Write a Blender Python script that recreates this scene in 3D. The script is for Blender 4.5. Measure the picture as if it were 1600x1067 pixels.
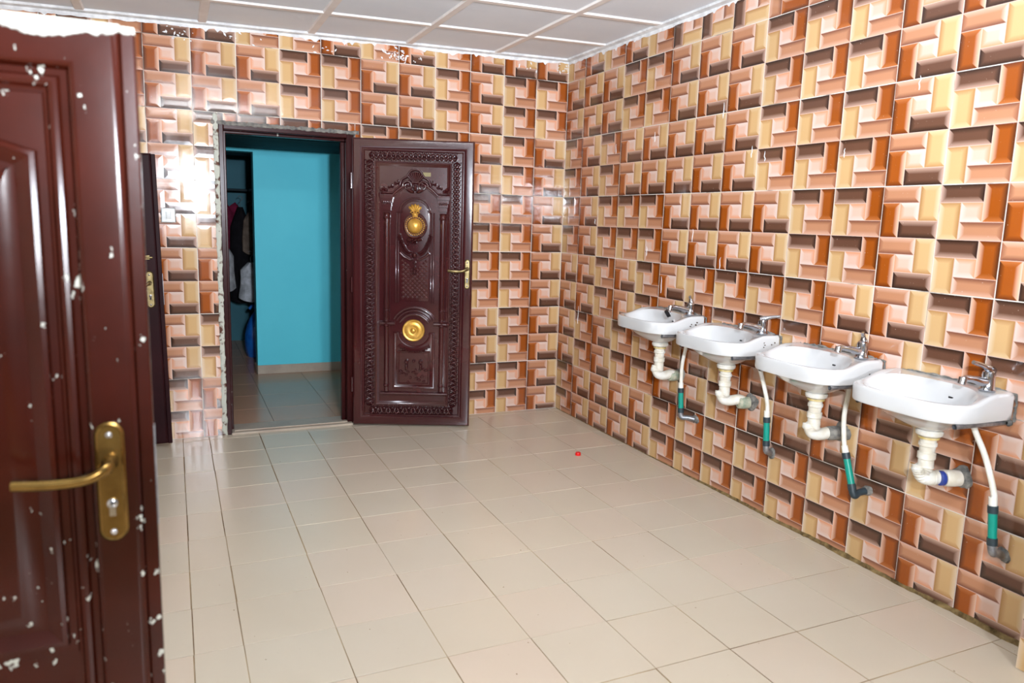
import bpy, bmesh, math, random
from math import sin, cos, pi, sqrt, atan2
from mathutils import Vector, Matrix

random.seed(7)
for o in list(bpy.data.objects):
    bpy.data.objects.remove(o)
scene = bpy.context.scene
COL = scene.collection

# ------------------------------------------------------------------ camera
F_PX, YAW, PITCH, ROLL = 1163.13, .4287, -.1602, .0311
CAM = Vector((-2.6122, -4.8903, 1.3936))
cdat = bpy.data.cameras.new('camera')
cam = bpy.data.objects.new('camera', cdat)
COL.objects.link(cam)
fw = Vector((sin(YAW) * cos(PITCH), cos(YAW) * cos(PITCH), sin(PITCH)))
rt = Vector((cos(YAW), -sin(YAW), 0))
up = rt.cross(fw)
r2 = cos(ROLL) * rt + sin(ROLL) * up
u2 = -sin(ROLL) * rt + cos(ROLL) * up
M = Matrix((r2, u2, -fw)).transposed().to_4x4()
M.translation = CAM
cam.matrix_world = M
cdat.sensor_width = 36
cdat.lens = 36 * F_PX / 1600
cdat.clip_start = .05
cdat.dof.use_dof = True
cdat.dof.focus_distance = 4.0
cdat.dof.aperture_fstop = 3.2
scene.camera = cam

# ------------------------------------------------------------------ world, lights, exposure
world = bpy.data.worlds.new('world')
scene.world = world
world.use_nodes = True
world.node_tree.nodes['Background'].inputs[0].default_value = (.95, .98, 1, 1)
world.node_tree.nodes['Background'].inputs[1].default_value = .45
scene.view_settings.view_transform = 'Standard'
scene.view_settings.look = 'None'
scene.view_settings.exposure = -.06
scene.view_settings.gamma = 1
scene.view_settings.use_curve_mapping = False


def area(name, loc, target, sx, sy, power, col=(1, 1, 1), shape='RECTANGLE', spread=pi):
    d = bpy.data.lights.new(name, 'AREA')
    d.shape = shape
    d.size = sx
    d.size_y = sy
    d.energy = power
    d.color = col
    d.spread = spread
    o = bpy.data.objects.new(name, d)
    COL.objects.link(o)
    o.location = loc
    o.rotation_euler = (Vector(target) - Vector(loc)).to_track_quat('-Z', 'Y').to_euler()
    return o


# the photographer's diffused flash, held above and behind the camera
area('flash', (-2.32, -6.90, 1.78), (-1.0, -.5, 1.1), .26, .26, 112, (.93, .975, 1.04), 'DISK')
# second flash head, turned up so that its light bounces off the ceiling boards
area('bounce_flash', (-2.35, -5.0, 1.72), (-1.5, -3.2, 2.55), .10, .06, 110, (.89, .97, 1.09), 'RECTANGLE', 2.1)

# ------------------------------------------------------------------ helpers
def lin(c):
    out = []
    for v in c[:3]:
        v /= 255.
        out.append(v / 12.92 if v <= .04045 else ((v + .055) / 1.055) ** 2.4)
    return tuple(out)


def srgb(r, g, b, k=1.0):
    return tuple(k * v for v in lin((r, g, b))) + (1,)


def tag(o, label=None, cat=None, group=None, kind=None):
    if label:
        o['label'] = label
    if cat:
        o['category'] = cat
    if group:
        o['group'] = group
    if kind:
        o['kind'] = kind
    return o


def empty(name, loc=(0, 0, 0), rz=0, label=None, cat=None, group=None):
    o = bpy.data.objects.new(name, None)
    o.empty_display_size = .05
    COL.objects.link(o)
    o.location = loc
    o.rotation_euler = (0, 0, rz)
    return tag(o, label, cat, group)


def link(name, mesh, parent=None, loc=None):
    o = bpy.data.objects.new(name, mesh)
    COL.objects.link(o)
    if parent is not None:
        o.parent = parent
    if loc is not None:
        o.location = loc
    return o


class MB:
    """collects shapes; build() links them as one mesh object"""

    def __init__(s):
        s.v = []
        s.f = []

    def add(s, vs, fs):
        n = len(s.v)
        s.v += [tuple(p) for p in vs]
        s.f += [tuple(n + i for i in f) for f in fs]
        return s

    def box(s, x0, x1, y0, y1, z0, z1):
        x0, x1 = min(x0, x1), max(x0, x1)
        y0, y1 = min(y0, y1), max(y0, y1)
        z0, z1 = min(z0, z1), max(z0, z1)
        return s.add([(x, y, z) for z in (z0, z1) for y in (y0, y1) for x in (x0, x1)],
                     [(0, 2, 3, 1), (4, 5, 7, 6), (0, 1, 5, 4), (2, 6, 7, 3), (0, 4, 6, 2), (1, 3, 7, 5)])

    def tube(s, path, rad, n=8, caps=True, closed=False, flat=1.0):
        P = [Vector(p) for p in path]
        m = len(P)
        R = rad if isinstance(rad, (list, tuple)) else [rad] * m
        ref = None
        vs = []
        for i in range(m):
            if closed:
                t = P[(i + 1) % m] - P[i - 1]
            else:
                t = P[min(i + 1, m - 1)] - P[max(i - 1, 0)]
            if t.length < 1e-9:
                t = Vector((0, 0, 1))
            t.normalize()
            if ref is None:
                ref = Vector((0, 1, 0)) if abs(t.y) < .9 else Vector((1, 0, 0))
            a = ref - t * ref.dot(t)
            if a.length < 1e-6:
                a = t.orthogonal()
            a.normalize()
            ref = a
            b = t.cross(a)
            for k in range(n):
                th = 2 * pi * k / n
                vs.append(P[i] + (a * cos(th) * flat + b * sin(th)) * R[i])
        fs = []
        for i in range(m if closed else m - 1):
            j = (i + 1) % m
            for k in range(n):
                l = (k + 1) % n
                fs.append((i * n + k, i * n + l, j * n + l, j * n + k))
        if caps and not closed:
            fs.append(tuple(range(n - 1, -1, -1)))
            fs.append(tuple((m - 1) * n + k for k in range(n)))
        return s.add(vs, fs)

    def lathe(s, prof, origin, axis, n=24, cap=True):
        """prof: (radius, height along axis)"""
        ax = Vector(axis).normalized()
        a = ax.orthogonal().normalized()
        b = ax.cross(a)
        o = Vector(origin)
        vs, fs = [], []
        for r, h in prof:
            for k in range(n):
                th = 2 * pi * k / n
                vs.append(o + ax * h + (a * cos(th) + b * sin(th)) * max(r, 1e-5))
        for i in range(len(prof) - 1):
            for k in range(n):
                l = (k + 1) % n
                fs.append((i * n + k, i * n + l, (i + 1) * n + l, (i + 1) * n + k))
        if cap:
            fs.append(tuple(range(n - 1, -1, -1)))
            fs.append(tuple((len(prof) - 1) * n + k for k in range(n)))
        return s.add(vs, fs)

    def ball(s, c, rx, ry=None, rz=None, n=8, m=5, rot=0):
        ry = rx if ry is None else ry
        rz = rx if rz is None else rz
        vs, fs = [], []
        c = Vector(c)
        for i in range(m + 1):
            ph = -pi / 2 + pi * i / m
            for k in range(n):
                th = 2 * pi * k / n
                x, y, z = rx * cos(ph) * cos(th), ry * sin(ph), rz * cos(ph) * sin(th)
                vs.append(c + Vector((x * cos(rot) - z * sin(rot), y, x * sin(rot) + z * cos(rot))))
        for i in range(m):
            for k in range(n):
                l = (k + 1) % n
                fs.append((i * n + k, (i + 1) * n + k, (i + 1) * n + l, i * n + l))
        return s.add(vs, fs)

    def relief(s, outline, prof, y0=0., fill=True):
        """nested offsets of a closed xz outline (counter clockwise); prof: (inset, height towards -y)"""
        n = len(outline)
        O = [Vector(p) for p in outline]
        dirs = []
        for i in range(n):
            e1 = (O[i] - O[i - 1]).normalized()
            e2 = (O[(i + 1) % n] - O[i]).normalized()
            n1, n2 = Vector((-e1.y, e1.x)), Vector((-e2.y, e2.x))
            b = n1 + n2
            d = b.dot(n1)
            dirs.append(b / d if abs(d) > .25 else n1)
        vs, fs = [], []
        for ins, h in prof:
            for i in range(n):
                q = O[i] + dirs[i] * ins
                vs.append((q.x, y0 - h, q.y))
        for j in range(len(prof) - 1):
            for i in range(n):
                k = (i + 1) % n
                fs.append((j * n + i, j * n + k, (j + 1) * n + k, (j + 1) * n + i))
        if fill:
            fs.append(tuple((len(prof) - 1) * n + i for i in range(n)))
        return s.add(vs, fs)

    def build(s, name, mat, parent=None, smooth=None, bevel=0, kind=None, recalc=True):
        me = bpy.data.meshes.new(name)
        me.from_pydata(s.v, [], s.f)
        if recalc:
            bm = bmesh.new()
            bm.from_mesh(me)
            bmesh.ops.recalc_face_normals(bm, faces=bm.faces)
            bm.to_mesh(me)
            bm.free()
        me.materials.append(mat)
        if smooth:
            for p in me.polygons:
                p.use_smooth = True
            try:
                me.set_sharp_from_angle(angle=math.radians(smooth))
            except Exception:
                pass
        o = link(name, me, parent)
        if bevel:
            b = o.modifiers.new('bevel', 'BEVEL')
            b.width = bevel
            b.segments = 2
            b.limit_method = 'ANGLE'
        if kind:
            o['kind'] = kind
        return o


def rect(x0, x1, z0, z1):
    return [(x0, z0), (x1, z0), (x1, z1), (x0, z1)]


def arc(cx, cz, rx, rz, a0, a1, n):
    return [(cx + rx * cos(a0 + (a1 - a0) * i / n), cz + rz * sin(a0 + (a1 - a0) * i / n)) for i in range(n + 1)]


def on_y(pts, y):
    return [(p[0], y, p[1]) for p in pts]


def spline(pts, n=8):
    P = [Vector(p) for p in pts]
    out = []
    for i in range(len(P) - 1):
        p0, p1, p2, p3 = P[max(i - 1, 0)], P[i], P[i + 1], P[min(i + 2, len(P) - 1)]
        for k in range(n):
            t = k / n
            out.append(.5 * ((2 * p1) + (p2 - p0) * t + (2 * p0 - 5 * p1 + 4 * p2 - p3) * t * t
                             + (3 * p1 - p0 - 3 * p2 + p3) * t ** 3))
    out.append(P[-1])
    return out


# ------------------------------------------------------------------ materials
def new_mat(name, col=(.5, .5, .5, 1), rough=.5, metal=0., spec=.5, coat=0.):
    m = bpy.data.materials.new(name)
    m.use_nodes = True
    b = m.node_tree.nodes['Principled BSDF']
    b.inputs['Base Color'].default_value = col
    b.inputs['Roughness'].default_value = rough
    b.inputs['Metallic'].default_value = metal
    b.inputs['Specular IOR Level'].default_value = spec
    b.inputs['Coat Weight'].default_value = coat
    b.inputs['Coat Roughness'].default_value = .05
    return m, m.node_tree.nodes, m.node_tree.links, b


def coords(N, L, scale=(1, 1, 1), kind='Object'):
    t = N.new('ShaderNodeTexCoord')
    mp = N.new('ShaderNodeMapping')
    mp.inputs['Scale'].default_value = scale
    L.new(t.outputs[kind], mp.inputs[0])
    return mp.outputs[0]


def noise(N, L, vec, scale, detail=4, rough=.55):
    n = N.new('ShaderNodeTexNoise')
    n.inputs['Scale'].default_value = scale
    n.inputs['Detail'].default_value = detail
    n.inputs['Roughness'].default_value = rough
    if vec is not None:
        L.new(vec, n.inputs['Vector'])
    return n.outputs['Fac']


def ramp(N, L, fac, stops, interp='LINEAR'):
    r = N.new('ShaderNodeValToRGB')
    r.color_ramp.interpolation = interp
    e = r.color_ramp.elements
    while len(e) < len(stops):
        e.new(.5)
    for i, (p, c) in enumerate(stops):
        e[i].position = p
        e[i].color = c if len(c) == 4 else tuple(c) + (1,)
    L.new(fac, r.inputs[0])
    return r.outputs[0]


def mix(N, L, fac, a, b, mode='MIX'):
    m = N.new('ShaderNodeMix')
    m.data_type = 'RGBA'
    m.blend_type = mode
    for sock, v in ((m.inputs[0], fac), (m.inputs[6], a), (m.inputs[7], b)):
        if hasattr(v, 'default_value'):
            L.new(v, sock)
        else:
            sock.default_value = v
    return m.outputs[2]


def bump(N, L, b, h, strength=.2, dist=.002):
    n = N.new('ShaderNodeBump')
    n.inputs['Strength'].default_value = strength
    n.inputs['Distance'].default_value = dist
    L.new(h, n.inputs['Height'])
    L.new(n.outputs[0], b.inputs['Normal'])


W = (0, 0, 0, 1)
ONE = (1, 1, 1, 1)


def mat_wall_tile():
    m, N, L, b = new_mat('glazed printed wall tile', rough=.12, spec=.5)
    at = N.new('ShaderNodeAttribute')
    at.attribute_name = 'print'
    inf = N.new('ShaderNodeObjectInfo')
    hs = N.new('ShaderNodeHueSaturation')
    mr = N.new('ShaderNodeMapRange')
    mr.inputs['To Min'].default_value = .93
    mr.inputs['To Max'].default_value = 1.06
    L.new(inf.outputs['Random'], mr.inputs[0])
    L.new(mr.outputs[0], hs.inputs['Value'])
    L.new(at.outputs['Color'], hs.inputs['Color'])
    vec = coords(N, L, kind='Generated')
    g = N.new('ShaderNodeNewGeometry')
    fl = noise(N, L, g.outputs['Position'], 160, 2)
    spots = ramp(N, L, fl, [(.735, W), (.76, ONE)])
    c = mix(N, L, spots, hs.outputs[0], srgb(215, 200, 185, .8))
    L.new(c, b.inputs['Base Color'])
    dirt = noise(N, L, g.outputs['Position'], 5, 4)
    rr = ramp(N, L, dirt, [(.35, (.07, .07, .07, 1)), (.7, (.17, .17, .17, 1))])
    L.new(rr, b.inputs['Roughness'])
    return m


def mat_grout():
    m, N, L, b = new_mat('wall grout', rough=.85)
    g = N.new('ShaderNodeNewGeometry')
    n = noise(N, L, g.outputs['Position'], 3.5, 5)
    c = ramp(N, L, n, [(.38, srgb(140, 124, 112)), (.46, srgb(222, 214, 204)), (.7, srgb(238, 232, 222))])
    L.new(c, b.inputs['Base Color'])
    return m


def mat_floor_tile(name, c0, c1, c2, dark):
    m, N, L, b = new_mat(name, rough=.22, spec=.45)
    inf = N.new('ShaderNodeObjectInfo')
    base = ramp(N, L, inf.outputs['Random'], [(0, c0), (.5, c1), (1, c2)])
    g = N.new('ShaderNodeNewGeometry')
    n = noise(N, L, g.outputs['Position'], 2.2, 6)
    mr = N.new('ShaderNodeMapRange')
    mr.inputs['From Min'].default_value = .3
    mr.inputs['From Max'].default_value = .8
    mr.inputs['To Max'].default_value = .16
    L.new(n, mr.inputs[0])
    c = mix(N, L, mr.outputs[0], base, dark)
    n2 = noise(N, L, g.outputs['Position'], 55, 2)
    sp = ramp(N, L, n2, [(.755, W), (.775, ONE)])
    c = mix(N, L, sp, c, srgb(120, 95, 65))
    L.new(c, b.inputs['Base Color'])
    b.inputs['Roughness'].default_value = .24
    return m


def mat_noise(name, c0, c1, scale=6, rough=.6, spec=.4, lo=.35, hi=.65, bs=0., metal=0.):
    m, N, L, b = new_mat(name, rough=rough, spec=spec, metal=metal)
    vec = coords(N, L)
    n = noise(N, L, vec, scale, 5)
    L.new(ramp(N, L, n, [(lo, c0), (hi, c1)]), b.inputs['Base Color'])
    if bs:
        bump(N, L, b, n, bs, .004)
    return m


def mat_painted_door(name, c0, c1, chips=.0, top_z=None, rough=.22):
    """gloss enamel with chips of old white paint; top_z: peeled strip along the upper edge"""
    m, N, L, b = new_mat(name, rough=rough, spec=.28)
    vec = coords(N, L)
    n = noise(N, L, vec, 3, 4)
    c = ramp(N, L, n, [(.35, c0), (.65, c1)])
    white = srgb(186, 186, 175)
    if chips:
        v = coords(N, L, (1, 1, .75))
        n1 = noise(N, L, v, 42, 4, .6)
        n2 = noise(N, L, v, 6, 3)
        mul = N.new('ShaderNodeMath')
        mul.operation = 'MULTIPLY_ADD'
        L.new(n2, mul.inputs[0])
        mul.inputs[1].default_value = .35
        L.new(n1, mul.inputs[2])
        f = ramp(N, L, mul.outputs[0], [(chips, W), (chips + .03, ONE)])
        c = mix(N, L, f, c, white)
        rr = ramp(N, L, f, [(0, (rough,) * 3 + (1,)), (1, (.7,) * 3 + (1,))])
        L.new(rr, b.inputs['Roughness'])
        if top_z:
            sx = N.new('ShaderNodeSeparateXYZ')
            L.new(coords(N, L), sx.inputs[0])
            ad = N.new('ShaderNodeMath')
            ad.operation = 'MULTIPLY_ADD'
            L.new(noise(N, L, v, 14, 4), ad.inputs[0])
            ad.inputs[1].default_value = .07
            tp_ = N.new('ShaderNodeMath')
            tp_.operation = 'MULTIPLY_ADD'
            L.new(sx.outputs['X'], tp_.inputs[0])
            tp_.inputs[1].default_value = -.12
            tp_.inputs[2].default_value = .0696
            t2 = N.new('ShaderNodeMath')
            L.new(tp_.outputs[0], t2.inputs[0])
            L.new(sx.outputs['Z'], t2.inputs[1])
            L.new(t2.outputs[0], ad.inputs[2])
            mr = N.new('ShaderNodeMapRange')
            mr.inputs['From Min'].default_value = top_z
            mr.inputs['From Max'].default_value = top_z + .004
            L.new(ad.outputs[0], mr.inputs[0])
            c = mix(N, L, mr.outputs[0], c, white)
    L.new(c, b.inputs['Base Color'])
    bump(N, L, b, noise(N, L, coords(N, L), 30, 3), .06, .002)
    return m


MT = {}
MT['tile'] = mat_wall_tile()
MT['grout'] = mat_grout()
MT['floor_tile'] = mat_floor_tile('beige floor tile', srgb(206, 193, 172), srgb(203, 193, 174), srgb(208, 192, 173),
                                  srgb(176, 158, 128))
MT['floor_grout'] = mat_noise('brown floor grout', srgb(95, 66, 36), srgb(172, 150, 115), 2.5, .9, .2)
MT['hall_tile'] = mat_floor_tile('grey hall tile', srgb(204, 154, 120), srgb(198, 150, 118), srgb(204, 154, 120),
                                 srgb(130, 122, 108))
MT['ceil'] = mat_noise('ceiling board', srgb(228, 236, 244), srgb(233, 240, 247), 3, .7, .3)
MT['batten'] = mat_noise('ceiling batten', srgb(232, 226, 222), srgb(240, 236, 232), 8, .5, .3)
MT['whitewash'] = mat_noise('white emulsion', srgb(235, 236, 236), srgb(205, 205, 205), 18, .7, .3)
MT['plaster'] = mat_noise('pale plaster', srgb(205, 195, 180), srgb(222, 214, 200), 3, .8, .3)
MT['fg_door'] = mat_painted_door('red brown enamel', srgb(60, 18, 8), srgb(42, 12, 5), .84, 1.680, .2)
MT['side_door'] = mat_painted_door('dark brown enamel', srgb(44, 18, 21), srgb(34, 14, 17), .93, None, .45)
MT['maroon'] = mat_painted_door('maroon gloss', srgb(66, 24, 25), srgb(56, 19, 22), 0, None, .14)
MT['maroon'].node_tree.nodes['Principled BSDF'].inputs['Specular IOR Level'].default_value = .6
MT['maroon'].node_tree.nodes['Principled BSDF'].inputs['Coat Weight'].default_value = .45
MT['frame'] = mat_painted_door('frame enamel', srgb(56, 18, 17), srgb(42, 13, 14), .90, None, .25)
for k_, v_ in (('side_door', .08), ('frame', .15)):
    MT[k_].node_tree.nodes['Principled BSDF'].inputs['Specular IOR Level'].default_value = v_
MT['gold'] = mat_noise('gold paint', srgb(190, 140, 50), srgb(214, 168, 84), 25, .32, .5, metal=.55)
MT['brass'] = mat_noise('antique brass', srgb(118, 90, 44), srgb(148, 118, 64), 20, .25, .5, metal=.9)
MT['oldbrass'] = mat_noise('worn brass', srgb(98, 84, 52), srgb(150, 132, 92), 40, .35, .5, metal=.8)
MT['chrome'] = new_mat('chrome', srgb(190, 192, 198), .12, 1.)[0]
MT['steel'] = mat_noise('galvanised bar', srgb(120, 122, 126), srgb(168, 168, 170), 30, .4, .5, metal=.7)
MT['ceramic'] = new_mat('white vitreous china', srgb(200, 200, 199), .09, 0, .5, .3)[0]
MT['black'] = new_mat('black rubber', srgb(24, 24, 26), .5)[0]
MT['pvc'] = mat_noise('white waste pipe', srgb(226, 224, 216), srgb(206, 198, 180), 22, .4, .4)
MT['hose'] = mat_noise('white hose', srgb(232, 230, 222), srgb(214, 208, 192), 14, .4, .4)
MT['teal_pipe'] = new_mat('teal pipe', srgb(0, 140, 122), .35)[0]
MT['dark_fit'] = new_mat('dark pipe fitting', srgb(38, 52, 58), .45)[0]
MT['tealwall'] = mat_noise('teal emulsion', srgb(96, 220, 238), srgb(88, 212, 232), 1.2, .55, .35)
MT['mortar'] = mat_noise('grey mortar', srgb(88, 88, 86), srgb(140, 136, 128), 40, .95, .2, bs=.6)
MT['stain_fit'] = mat_noise('lime stained fitting', srgb(120, 138, 120), srgb(176, 172, 150), 45, .7, .3, bs=.4)
MT['cement'] = mat_noise('peeling cement', srgb(190, 192, 180), srgb(92, 60, 48), 26, .85, .3, lo=.52, hi=.62, bs=.5)
MT['skirt'] = mat_noise('stone skirting', srgb(168, 152, 136), srgb(184, 170, 152), 6, .4, .4)
MT['switch'] = mat_noise('switch plastic', srgb(226, 228, 226), srgb(205, 206, 202), 30, .35, .4)
MT['red'] = new_mat('red plastic', srgb(222, 14, 16), .35)[0]
MT['dirt'] = mat_noise('damp dirt', srgb(66, 50, 26), srgb(140, 118, 78), 30, .95, .2, bs=.5)
MT['blue_band'] = new_mat('blue tape', srgb(40, 62, 140), .4)[0]
MT['yellow'] = new_mat('yellow sticker', srgb(122, 108, 50), .5)[0]
MT['rust'] = mat_noise('rusty chip', srgb(48, 40, 36), srgb(96, 78, 62), 60, .8, .2)
MT['rim'] = mat_noise('limescale washer', srgb(196, 172, 96), srgb(224, 206, 160), 30, .5, .3)

# ------------------------------------------------------------------ room dimensions
R1 = 2.376          # height of the topmost full tile joint
TW, TH = .2478, .4  # wall tile pitch
X_LEFT, Y_FRONT = -3.46, -3.545
CEIL_R, CEIL_SL = 2.535, .025


def ceil_z(x):
    return CEIL_R + CEIL_SL * x


# ------------------------------------------------------------------ wall tiles
A, B2 = .325, .66
PIECES = [  # x0,x1,y0,y1 (y from the top), base, top, right, bottom, left
    (0, B2, 0, A, (206, 145, 108), (234, 186, 160), (247, 214, 196), (132, 80, 62), (160, 102, 78)),
    (B2, 1, 0, B2 + .01, (228, 186, 130), (236, 204, 160), (243, 218, 186), (196, 146, 92), (188, 138, 84)),
    (A, 1, B2 + .01, 1, (112, 76, 58), (200, 162, 142), (214, 178, 160), (46, 32, 26), (44, 32, 28)),
    (0, A, A, 1, (170, 86, 26), (200, 118, 62), (247, 198, 168), (110, 52, 24), (76, 40, 26)),
    (A, B2, A, B2 + .01, (243, 200, 178), (248, 224, 212), (248, 224, 212), (242, 164, 118), (244, 166, 122)),
]
LINE = (238, 200, 182)
ALB = .75


def cell_quads(kind):
    """quads of one printed motif in unit square, y up: list of (pts, colours, height flags)"""
    out = []
    for x0, x1, y0, y1, base, ct, cr, cb, cl in PIECES:
        g = .006
        X0, X1, Y0, Y1 = x0 + g, x1 - g, 1 - y1 + g, 1 - y0 - g
        bx, by = .088, .100
        i0, i1, j0, j1 = X0 + bx, X1 - bx, Y0 + by, Y1 - by
        O = [(X0, Y0), (X1, Y0), (X1, Y1), (X0, Y1)]
        I = [(i0, j0), (i1, j0), (i1, j1), (i0, j1)]
        out.append((I, [base] * 4, (1, 1, 1, 1)))
        for k, c in enumerate((cb, cr, ct, cl)):
            l = (k + 1) % 4
            out.append(([O[k], O[l], I[l], I[k]], [c, c, base, base], (0, 0, 1, 1)))
        F = [(x0, 1 - y1), (x1, 1 - y1), (x1, 1 - y0), (x0, 1 - y0)]
        for k in range(4):
            l = (k + 1) % 4
            out.append(([F[k], F[l], O[l], O[k]], [LINE] * 4, (0, 0, 0, 0)))
    if kind == 'B':
        f = lambda p: p
    elif kind == 'D':
        f = lambda p: (1 - p[0], 1 - p[1])
    elif kind == 'R':     # quarter turn clockwise
        f = lambda p: (p[1], 1 - p[0])
    else:
        f = lambda p: (1 - p[1], p[0])
    return [([f(p) for p in P], C, Hh) for P, C, Hh in out]


def clip_poly(poly, axis, lim, keep_ge):
    out = []
    n = len(poly)
    for i in range(n):
        a, b = poly[i], poly[(i + 1) % n]
        ia = (a[0][axis] >= lim - 1e-9) if keep_ge else (a[0][axis] <= lim + 1e-9)
        ib = (b[0][axis] >= lim - 1e-9) if keep_ge else (b[0][axis] <= lim + 1e-9)
        if ia:
            out.append(a)
        if ia != ib:
            t = (lim - a[0][axis]) / (b[0][axis] - a[0][axis])
            out.append((tuple(p + (q - p) * t for p, q in zip(a[0], b[0])),
                        tuple(p + (q - p) * t for p, q in zip(a[1], b[1])), a[2] + (b[2] - a[2]) * t))
    return out


TCACHE = {}


def tile_mesh(kind, w0, w1, h0, h1):
    """mesh of a wall tile (two motifs high) cut to w0..w1, h0..h1 (metres inside the full tile, from lower left)
    local x right, z up, front towards -y, back at y = +.008"""
    key = (kind, round(w0, 3), round(w1, 3), round(h0, 3), round(h1, 3))
    if key in TCACHE:
        return TCACHE[key]
    gap = .0018
    a0, a1, b0, b1 = w0 + gap, w1 - gap, h0 + gap, h1 - gap
    vs, fs, cs = [], [], []
    for ci in range(2):
        for P, C, Hh in cell_quads(kind):
            poly = [((p[0] * TW, (p[1] + ci) * TH / 2), tuple(c), float(h)) for p, c, h in zip(P, C, Hh)]
            for ax, lim, ge in ((0, a0, True), (0, a1, False), (1, b0, True), (1, b1, False)):
                if poly:
                    poly = clip_poly(poly, ax, lim, ge)
            if len(poly) >= 3:
                base = len(vs)
                for p, c, h in poly:
                    vs.append((p[0], -.0003 * h, p[1]))
                fs.append(tuple(range(base, base + len(poly))))
                cs.append([c for p, c, h in poly])
    # body with a pressed edge
    n = len(vs)
    vs += [(a0, 0, b0), (a1, 0, b0), (a1, 0, b1), (a0, 0, b1), (a0, .008, b0), (a1, .008, b0), (a1, .008, b1), (a0, .008, b1)]
    for k in range(4):
        l = (k + 1) % 4
        fs.append((n + k, n + 4 + k, n + 4 + l, n + l))
        cs.append([(214, 190, 170)] * 4)
    me = bpy.data.meshes.new('wall_tile')
    me.from_pydata(vs, [], fs)
    at = me.color_attributes.new('print', 'FLOAT_COLOR', 'CORNER')
    i = 0
    for fc in cs:
        for c in fc:
            r, g, b = lin(c)
            at.data[i].color = (r * ALB, g * ALB, b * ALB, 1)
            i += 1
    # faces must look towards -y
    bm = bmesh.new()
    bm.from_mesh(me)
    flip = [f for f in bm.faces if abs(f.normal.y) > .5 and f.normal.y > 0]
    bmesh.ops.reverse_faces(bm, faces=flip)
    bm.to_mesh(me)
    bm.free()
    me.materials.append(MT['tile'])
    TCACHE[key] = me
    return me


def lay_tiles(parent, matrix, cols, rows, lim_w, lim_h, holes, pattern):
    """cols/rows: index ranges; matrix takes wall coordinates (u right, v up) to the room.
    pattern(c, r) -> kind;  col c spans u0(c)..; row r spans R1-(r-1)*TH .. """
    for c in cols:
        for r in rows:
            u0 = c * TW
            v1 = R1 - (r - 1) * TH
            v0 = v1 - TH
            pieces = [(max(u0, lim_w[0]), min(u0 + TW, lim_w[1]), max(v0, lim_h[0]), min(v1, lim_h[1]))]
            for hx0, hx1, hz0, hz1 in holes:
                nxt = []
                for (a, b, c0, d) in pieces:
                    if b <= hx0 or a >= hx1 or d <= hz0 or c0 >= hz1:
                        nxt.append((a, b, c0, d))
                        continue
                    if a < hx0:
                        nxt.append((a, hx0, c0, d))
                    if b > hx1:
                        nxt.append((hx1, b, c0, d))
                    if d > hz1:
                        nxt.append((max(a, hx0), min(b, hx1), hz1, d))
                    if c0 < hz0:
                        nxt.append((max(a, hx0), min(b, hx1), c0, hz0))
                pieces = nxt
            for (a, b, c0, d) in pieces:
                if b - a < .012 or d - c0 < .012:
                    continue
                me = tile_mesh(pattern(c, r), a - u0, b - u0, c0 - v0, d - v0)
                o = link('wall_tile', me, parent)
                jit = Matrix.Rotation(random.gauss(0, .0022), 4, 'X') @ Matrix.Rotation(random.gauss(0, .0022), 4, 'Z')
                cx, cz = (a + b) / 2 - u0, (c0 + d) / 2 - v0
                piv = Matrix.Translation((cx, 0, cz))
                o.matrix_local = matrix @ Matrix.Translation((u0, random.uniform(-.0006, .0006), v0)) @ piv @ jit @ piv.inverted()


# back wall: u = x, columns counted from the corner leftwards are c = -1, -2, ...
DO_X0, DO_X1, DO_Z = -2.345, -1.525, 1.925   # doorway hole in the tiles
BACK = [  # rows 0..6, columns 1..14 from the corner
    'BBBDBDBDDBBDBD',
    'DDBDBBDDBBBDBB',
    'BDBDDDDDDDBBDB',
    'BDDBDDBBDDBDDB',
    'BDDBDBBDDBBDBB',
    'BDBBDBDBDDBBDB',
    'BDDBBDDDBBDDBD']
RIGHT = [  # rows 0..6, columns 1..15 from the corner
    'DBDBDRRRQQDBDBD',
    'BBBDDBBBDDDBBDB',
    'DBDBBBBBDDDBDDB',
    'DBDDDBBBBDDBDBD',
    'BBDBDBDDDDBBDDB',
    'BDBDDBBDBBBBDBD',
    'DBBBBDDDDDDDBBD']

TOPZ = 2.56
wb = MB()
T = .0018
wb.box(X_LEFT - .15, DO_X0, T, .20, -.05, TOPZ)
wb.box(DO_X1, .15, T, .20, -.05, TOPZ)
wb.box(DO_X0, DO_X1, T, .20, DO_Z, TOPZ)
wall_back = tag(wb.build('wall_back', MT['grout']), kind='structure')
lay_tiles(wall_back, Matrix.Identity(4), range(-14, 0), range(0, 7), (X_LEFT, 0), (0., 2.52),
          [(DO_X0, DO_X1, -.1, DO_Z)], lambda c, r: BACK[r][-c - 1])

wr = MB()
wr.box(T, .15, Y_FRONT - .9, .20, -.05, TOPZ)
wall_right = tag(wr.build('wall_right', MT['grout']), kind='structure')
# u runs from the corner (u = 0) towards the camera: x=0, y=-u, front looks to -x
MR = Matrix(((0, 1, 0, 0), (-1, 0, 0, 0), (0, 0, 1, 0), (0, 0, 0, 1)))
lay_tiles(wall_right, MR, range(0, 15), range(0, 7), (.0, -Y_FRONT), (0., 2.53), [], lambda c, r: RIGHT[r][c])

# tiled pier where the room opens towards the camera
wp = MB()
wp.box(-.140, .15, Y_FRONT - .9, Y_FRONT - .008, -.05, TOPZ)
pier = tag(wp.build('wall_front', MT['grout']), kind='structure')
MP = Matrix(((0, 1, 0, -.148), (-1, 0, 0, Y_FRONT), (0, 0, 1, 0), (0, 0, 0, 1)))
lay_tiles(pier, MP, range(0, 3), range(0, 7), (0, .74), (0., 2.53), [], lambda c, r: RIGHT[(r + 2) % 7 if r else 0][c + 3] if r else 'D')

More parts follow.
